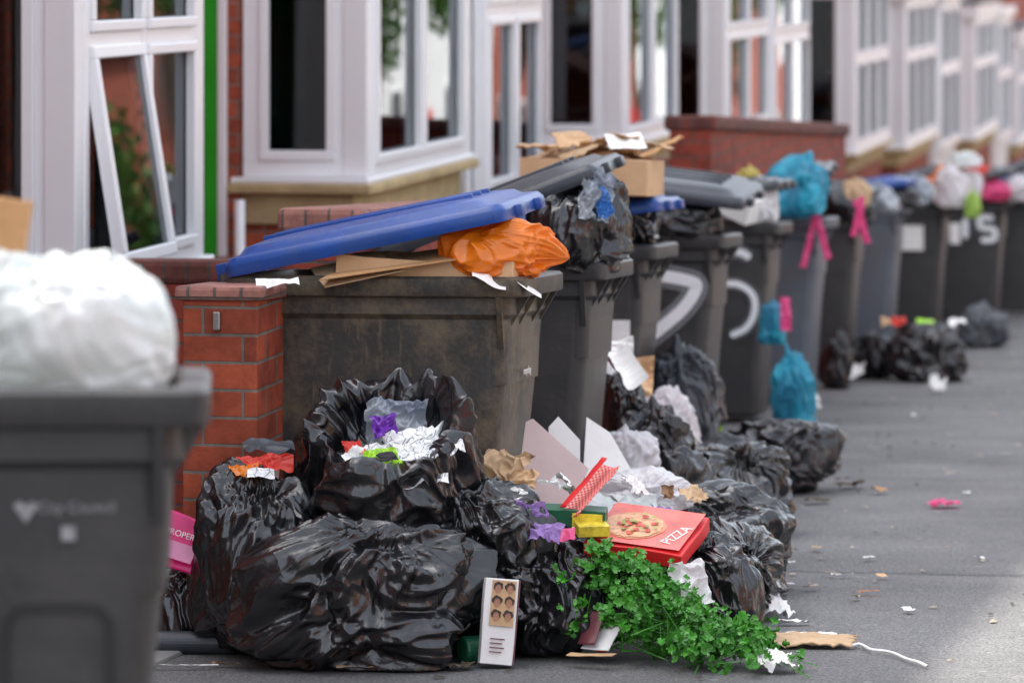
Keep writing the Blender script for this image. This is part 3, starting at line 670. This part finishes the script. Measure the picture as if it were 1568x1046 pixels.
cbox('snack_carton',-.70,10.2,.46,.15,.09,.03,M_paper,rz=.15,rx=.25,warp=.012)
sheet('red_crisp_packet',-.655,10.16,.505,.15,.07,.012,211,M_red,rx=.5,rz=.1,freq=14)
sheet('orange_wrapper',-.70,10.12,.49,.08,.05,.01,212,M_orange,rx=.6,rz=.5,freq=14)
sheet('white_scrap',-.66,10.10,.485,.07,.03,.008,214,M_news,rx=.8,rz=.1,freq=14)
sheet('plastic_film_litter',-.60,10.32,.54,.24,.12,.02,213,M_grey,rx=.2,rz=.1)
pk=cbox('magenta_popcorn_packet',-.895,10.18,.22,.12,.04,.14,M_magenta,rz=-.1,rx=-.3,ry=.30,warp=.016,bev=.006,seed=5)
text('PROPER',.023,M_paper,pk,Matrix.Translation((-.052,-.037,.08))@Matrix.Rotation(R(90),4,'X'))
mk('snack_print',[(-.04,-.034,.02),(.04,-.034,.02),(.045,-.034,.066),(-.045,-.034,.066)],[(0,1,2,3)],bagmat('pink_print',(.85,.3,.5),.4),pk)
bag('black_bin_bag',-.87,10.3,0,.11,.14,.13,221,M_black,sub=6)
V,F=cyl(.033,.13,24,'X'); mk('aluminium_can',V,F,M_metal,None,GP(-.80,10.2,.28,1.2,0,1.2),bevel=.006)
V,F=cyl(.03,.24,24,'X'); mk('spray_can',V,F,M_liddark,None,GP(-.97,10.15,.03,-.05),bevel=.006)
LS('brown_paper_bag',765,725,560,.15,.17,.03,231,M_brownpaper,rx=.9,rz=-.6,freq=10)
LS('brown_paper_bag',790,755,565,.10,.12,.03,232,M_card2,rx=1.1,rz=-.4,freq=10)
LS('brown_paper_bag',745,745,570,.10,.10,.03,235,M_brownpaper,rx=.7,rz=.4,freq=10)
LS('lilac_carrier_bag',818,795,585,.08,.11,.03,236,M_purple,rx=1.0,rz=.3,freq=12)
LS('lilac_carrier_bag',835,812,588,.09,.06,.02,237,M_purple,rx=.7,rz=-.3,freq=12)
LS('pink_wrapper',856,818,585,.08,.05,.015,234,M_pink,rx=.6)
LS('white_wrapper',800,765,580,.05,.08,.02,238,M_paper,rx=1.0,rz=.3,freq=15)
polycard('pinkish_card',.095,10.75,.42,[(-.09,-.13),(.05,-.13),(.12,0.02),(-.04,.16),(-.06,.15)],M_pinkcard,rz=-.1,rx=1.35)
polycard('white_card',.14,11.0,.44,[(-.04,-.1),(.05,-.1),(.06,.06),(.0,.13),(-.03,.1)],M_paper,rz=.2,rx=1.3)
M_chk,nt,b=newmat('red_white_check'); ck=nt.nodes.new('ShaderNodeTexChecker'); ck.inputs['Scale'].default_value=150; ck.inputs['Color1'].default_value=(.7,.04,.04,1); ck.inputs['Color2'].default_value=(.80,.40,.36,1)
tcx=nt.nodes.new('ShaderNodeTexCoord'); nt.links.new(tcx.outputs['UV'],ck.inputs[0]); nt.links.new(ck.outputs[0],b.inputs['Base Color'])
LS('checked_food_tray',905,752,575,.075,.19,.003,243,M_chk,rx=.7,rz=-.9,n=16,thick=.003,curl=.01)
LS('red_card_edge',893,737,575,.02,.19,.003,243,M_redprint,rx=.7,rz=-.9,n=16,thick=.003)
LS('white_wrapper',945,778,540,.24,.16,.025,244,M_whitef,rx=.5,rz=.1,freq=8,n=80)
LS('white_wrapper',980,765,520,.15,.14,.025,245,M_whitef,rx=.6,rz=.9,freq=8)
polycard('white_card',.27,11.6,.42,[(-.06,-.08),(.1,-.08),(.03,.06),(-.04,.11)],M_paper,rz=.1,rx=1.2)
c1=cbox('green_food_carton',.165,10.22,.335,.17,.09,.045,M_greenprint,rz=-.12,rx=.12,ry=.04,warp=.006)
boxes('yellow_panel',[(-.0,.08,-.052,-.0475,.005,.04)],M_yellow,c1)
cbox('yellow_sweet_box',.21,10.14,.315,.085,.06,.03,M_yellow,rz=.15,rx=.2,warp=.006)
pz=cbox('pizza_box',.36,10.22,.285,.27,.27,.04,M_redprint,rz=-.32,rx=.30,ry=.10,warp=.008,bev=.003)
def disc(r,z,cx=0,cy=0,n=28,jit=0): 
    return [(cx+(r+random.uniform(-jit,jit))*math.cos(2*math.pi*i/n),cy+(r+random.uniform(-jit,jit))*math.sin(2*math.pi*i/n),z) for i in range(n)],[tuple(range(n))]
M_cheese=mat('printed_pizza',(.72,.38,.20),.45,.35,70)
M_cream=mat('printed_salmon',(.72,.13,.10),.4,.35,9)
mk('lid_panel',[(-.125,-.125,.049),(.125,-.125,.049),(.125,.125,.049),(-.125,.125,.049)],[(0,1,2,3)],M_cream,pz)
V,F=disc(.088,.0505,-.035,-.01,40,.002); mk('pizza_print',V,F,mat('printed_crust',(.62,.25,.13),.5,.3,60),pz)
V,F=disc(.079,.052,-.035,-.01,40,.004); mk('pizza_print',V,F,M_cheese,pz)
V,F=merge([disc(.010,.054+.0002*i,-.035+.057*math.cos(i*2.4)*((i%3)+.7)/2.7,-.01+.057*math.sin(i*2.4)*((i%3)+.7)/2.7,12,.003) for i in range(14)]); mk('pizza_print',V,F,mat('printed_tomato',(.62,.10,.05),.5,.3,40),pz)
V,F=merge([disc(.006,.058+.0002*i,-.035+.065*math.cos(i*1.7+1)*((i%4)+.5)/3.5,-.01+.065*math.sin(i*1.7+1)*((i%4)+.5)/3.5,9,.003) for i in range(16)]); mk('pizza_print',V,F,mat('printed_pepper',(.35,.38,.08),.5,.3,40),pz)
text('PIZZA',.045,M_paper,pz,Matrix.Translation((.09,-.10,.0505))@Matrix.Rotation(R(75),4,'Z'))
text('STONE BAKED',.016,M_paper,pz,Matrix.Translation((-.07,-.1405,.012))@Matrix.Rotation(R(90),4,'X'))
LS('white_wrapper',1062,888,590,.09,.12,.025,251,M_white,rx=1.0,rz=.5,freq=10,n=70)
pb=cbox('printed_carton',-.045,9.86,.01,.085,.05,.22,M_paper,rz=.10,ry=.10,rx=-.12,warp=.004,bev=.002)
boxes('carton_side',[(.044,.047,-.024,.025,.002,.218)],M_maroon,pb)
boxes('carton_panel',[(-.026,.036,-.0285,-.027,.098,.213)],M_card2,pb)
for r_ in range(3):
    for c_ in range(2):
        cx=-.010+.031*c_; cz=.195-.035*r_
        V,F=disc(.0135,0,0,0,18,.002); mk('printed_hair',V,F,M_hair,pb,Matrix.Translation((cx,-.0295,cz+.002))@Matrix.Rotation(R(90),4,'X')@Matrix.Diagonal((1,.9,1,1)))
        V,F=disc(.0095,0,0,0,16); mk('printed_face',V,F,M_skin,pb,Matrix.Translation((cx,-.0302,cz-.004))@Matrix.Rotation(R(90),4,'X')@Matrix.Diagonal((.85,1.15,1,1)))
boxes('carton_print',[(-.02,.012+.006*(i%2),-.0285,-.027,.03+.011*i,.033+.011*i) for i in range(4)],M_maroon,pb)
V,F=cyl(.035,.12,24,'X'); mk('glass_jar',V,F,M_greenprint,None,GP(-.13,9.95,.035,.5),bevel=.008)
for a in ((905,960,590,.05,.10,M_maroon,.9),(920,975,590,.08,.09,M_paper,.6),(905,1000,597,.13,.03,M_card2,.1),(930,970,585,.03,.11,M_redprint,.9)):
    LS('torn_carton',a[0],a[1],a[2],a[3],a[4],.004,a[0],a[5],rx=a[6],rz=-.5,n=14,thick=.002)
rs=random.Random(44)
for i in range(26):
    px=rs.uniform(760,1090); py=rs.uniform(735,900)-.0*px
    sheet('paper_scrap',(px-784)/575,10.25+rs.uniform(-.05,.35),1.32-(py-236)/575,rs.uniform(.03,.08),rs.uniform(.03,.06),.012,300+i,rs.choice([M_paper,M_paper,M_whitef,M_brownpaper,M_card2,M_brownpaper,M_limeprint,M_purple,M_whitef,M_clear]),rz=rs.uniform(0,3),rx=rs.uniform(.2,1.2),n=22,freq=22,ragged=.4)
def parsley():
    rnd=random.Random(3); V=[];F=[]
    def leaf(c,s,nrm):
        a=Vector((rnd.gauss(0,1),rnd.gauss(0,1),rnd.gauss(0,.5))); a=(a-nrm*a.dot(nrm)).normalized(); b=nrm.cross(a)
        out=[(-.2,0),(.1,.5),(.35,.42),(.3,.75),(.6,.6),(.62,.3),(1.0,.35),(1.15,0),(1.0,-.35),(.62,-.3),(.6,-.6),(.3,-.75),(.35,-.42),(.1,-.5)]
        k=len(V); V.append(c+a*s*.4-nrm*s*.12)
        for x,y in out: V.append(c+a*x*s+b*y*s+nrm*s*(.3*abs(y)+rnd.uniform(-.1,.1)))
        n=len(out)
        for i in range(n): F.append((k,k+1+i,k+1+(i+1)%n))
    for i in range(185):
        t=rnd.random(); cx=.20+.42*t; cy=10.10-.28*t
        x=cx+rnd.gauss(0,.06); y=cy+rnd.gauss(0,.06)
        top=(.25*(1-t)**.9+.055)*math.exp(-((x-cx)/.13)**2*.6); h=top*rnd.random()**.5+.012
        c=Vector((x,y,gz(y)+h)); dr=Vector((rnd.gauss(.2,1),rnd.gauss(-.5,.7),rnd.gauss(.1,.5))).normalized()
        for j in range(rnd.randint(6,12)):
            p=c+dr*rnd.uniform(0,.05)+Vector((rnd.gauss(0,.013),rnd.gauss(0,.013),rnd.gauss(0,.009))); p.z=max(p.z,gz(p.y)+.008)
            nrm=(Vector((0,0,.6))+dr*.4+Vector((rnd.gauss(0,.5),rnd.gauss(-.3,.5),rnd.gauss(0,.3)))).normalized()
            leaf(p,rnd.uniform(.011,.025),nrm)
    for i in range(130):
        t=rnd.random(); p=Vector((.2+.42*t+rnd.gauss(0,.06),10.10-.28*t+rnd.gauss(0,.06),0)); p.z=gz(p.y)+.02+rnd.random()*.18*(1-t)
        d=Vector((rnd.gauss(.3,.6),rnd.gauss(-.2,.4),rnd.gauss(0,.4))).normalized()*rnd.uniform(.06,.12); q=p+d; q.z=max(q.z,gz(q.y)+.004)
        s=Vector((0,0,1)).cross(d).normalized()*.0018; u=Vector((0,0,.0024))
        k=len(V); V.extend([p-s,p+s,p+u,q-s,q+s,q+u]); F.extend([(k,k+1,k+4,k+3),(k+1,k+2,k+5,k+4),(k+2,k,k+3,k+5)])
    mk('parsley_bunch',V,F,M_leaf,None,uv=False)
parsley()
sheet('paper_roll',.36,12.7,.60,.10,.18,.01,265,M_paper,rx=.6,rz=.5,curl=.05)
LS('brown_paper_bag',975,575,430,.12,.16,.03,261,M_card2,rx=1.1)
LS('paper_sheet',945,545,440,.10,.14,.03,262,M_paper,rx=1.2,curl=.03)
LS('green_yellow_wrapper',1095,655,400,.06,.12,.03,263,M_limeprint,rx=1.2)
LS('white_wrapper',1040,690,410,.07,.12,.03,264,M_paper,rx=1.2)
def gl(name,px,py,w,l,amp,m,rz=0,rx=0,seed=None,**k):
    S=(py-236)/1.32; return sheet(name,(px-784)/S,5880/S,.012+amp*1.2+abs(math.sin(rx))*l*.4,w,l,amp,seed or px,m,rz=rz,rx=rx,n=k.pop('n',30),freq=k.pop('freq',14),**k)
gl('flattened_card_strip',1230,990,.26,.13,.008,M_brownpaper,.1-.2,.1,thick=.005,ragged=.3)
gl('flattened_card_strip',1225,985,.20,.10,.006,M_paper,-.1,.1,ragged=.3)
gl('tissue',1188,1030,.10,.09,.02,M_paper,.2,.2,freq=20)
gl('tissue',1178,950,.12,.12,.02,M_paper,.4,.5,freq=18)
gl('tissue',1160,935,.05,.06,.015,M_whitef,.4,.5)
gl('tissue',1215,958,.09,.03,.008,M_paper,.1)
gl('shoe_insole',1178,916,.10,.05,.003,M_liddark,.1,thick=.004)
gl('shoe_insole',1185,884,.06,.02,.003,M_liddark,-.3,thick=.004)
gl('pink_wrapper',1445,778,.11,.09,.014,M_pink,.3)
gl('orange_peel',1330,912,.06,.02,.004,M_orange,.1); gl('white_scrap',1290,886,.07,.014,.004,M_paper,0)
gl('dead_leaf',1303,748,.10,.07,.015,M_bark,.3); gl('dead_leaf',1345,757,.05,.06,.01,M_card,.3); gl('dead_leaf',1250,772,.10,.06,.012,M_bark,.3)
gl('white_scrap',1308,590,.13,.1,.06,M_paper,.3,.8); gl('white_scrap',1240,652,.09,.1,.06,M_paper,.3,1.0); gl('white_scrap',1438,604,.09,.08,.04,M_paper,.3,.5)
gl('white_scrap',1207,902,.04,.04,.006,M_paper); gl('green_scrap',1188,812,.04,.04,.01,M_limeprint)
gl('paper_scrap',545,1030,.10,.02,.004,M_card2,.1); gl('paper_scrap',835,1006,.08,.03,.002,M_teal,0); gl('dead_leaf',705,1026,.07,.05,.012,M_bark,.4); gl('white_scrap',280,1026,.18,.012,.003,M_paper,.05); gl('paper_scrap',345,1022,.07,.02,.004,M_card,.1)
gl('brown_scrap',1290,740,.06,.05,.01,M_bark)
for px,py in ((1310,920),(1270,884),(1500,860),(1390,940),(1250,845),(1430,683),(1360,700),(1520,640),(1290,690),(1330,860),(1480,760),(1240,905),(1400,640),(1210,868),(1350,888),(1270,660),(1500,560),(1540,700)):
    gl('paper_scrap',px,py,rs.uniform(.025,.06),rs.uniform(.015,.035),.005,rs.choice([M_paper,M_card2,M_paper,M_brownpaper,M_paper]),rs.uniform(0,3),ragged=.3,n=14)
rn=random.Random(12)
for nm,cnt,mc in (('litter_crumbs',230,mat('crumbs',(.33,.28,.22),.8,.6,3)),('dark_debris',200,mat('dark_crumbs',(.06,.05,.04),.9,.4,3))):
    V=[];F=[]
    for i in range(cnt):
        v=1.95+(KV-2.0)*rn.random()**1.5; u=rn.uniform(8.5,34); x,y=SW(v,u); s=rn.uniform(.002,.009)*(1+u/40); k=len(V)
        z=gz(y)+.004; an=rn.random()*3; st=rn.uniform(1,2.5)
        for j in range(5):
            a=j*1.257+rn.random()*.6; dx=s*math.cos(a)*st; dy=s*math.sin(a); V.append((x+dx*math.cos(an)-dy*math.sin(an),y+dx*math.sin(an)+dy*math.cos(an),z+rn.uniform(0,.004)))
        V.append((x,y,z+.006)); F+=[(k+j,k+(j+1)%5,k+5) for j in range(5)]
    mk(nm,V,F,mc,uv=False)
cu=bpy.data.curves.new('string','CURVE'); cu.dimensions='3D'; cu.bevel_depth=.004; cu.materials.append(M_paper)
sp=cu.splines.new('NURBS'); P=[(1290,988),(1302,1000),(1315,985),(1330,1004),(1350,1000),(1372,1008),(1390,1016),(1405,1020),(1420,1025)]
sp.points.add(len(P)-1)
for i,(px,py) in enumerate(P):
    S=(py-236)/1.32; sp.points[i].co=((px-784)/S,5880/S,gz(5880/S)+.008+.006*(i%2),1)
sp.use_endpoint_u=True
o=bpy.data.objects.new('string',cu); sc.collection.objects.link(o)
# ------------------------------------------------------------------ light
w=bpy.data.worlds.new('World'); sc.world=w; w.use_nodes=True; nt=w.node_tree
sk=nt.nodes.new('ShaderNodeTexSky'); sk.sky_type='NISHITA'; sk.sun_disc=False; sk.sun_elevation=R(55); sk.sun_rotation=R(-78.7); sk.dust_density=3; sk.air_density=1.0; sk.ozone_density=1
hs=nt.nodes.new('ShaderNodeHueSaturation'); hs.inputs['Saturation'].default_value=.35
nt.links.new(sk.outputs[0],hs.inputs['Color']); nt.links.new(hs.outputs[0],nt.nodes['Background'].inputs[0]); nt.nodes['Background'].inputs[1].default_value=.56
sl=bpy.data.lights.new('sun','SUN'); sl.energy=7; sl.angle=R(1.2); sl.color=(1,.94,.85)
so=bpy.data.objects.new('sun',sl); sc.collection.objects.link(so)
d=Vector((-.981*math.cos(R(55)),.196*math.cos(R(55)),math.sin(R(55)))); so.rotation_euler=d.to_track_quat('Z','Y').to_euler()
# ------------------------------------------------------------------ camera
c=bpy.data.cameras.new('camera'); co=bpy.data.objects.new('camera',c); sc.collection.objects.link(co)
co.location=(0,0,1.32); co.rotation_euler=(R(90),0,0); c.lens=135; c.sensor_width=36; c.shift_y=-(523+60)/1568
c.clip_end=2000; c.dof.use_dof=True; c.dof.focus_distance=10.1; c.dof.aperture_fstop=4.0
sc.camera=co
sc.view_settings.view_transform='Standard'; sc.view_settings.look='None'; sc.view_settings.exposure=0
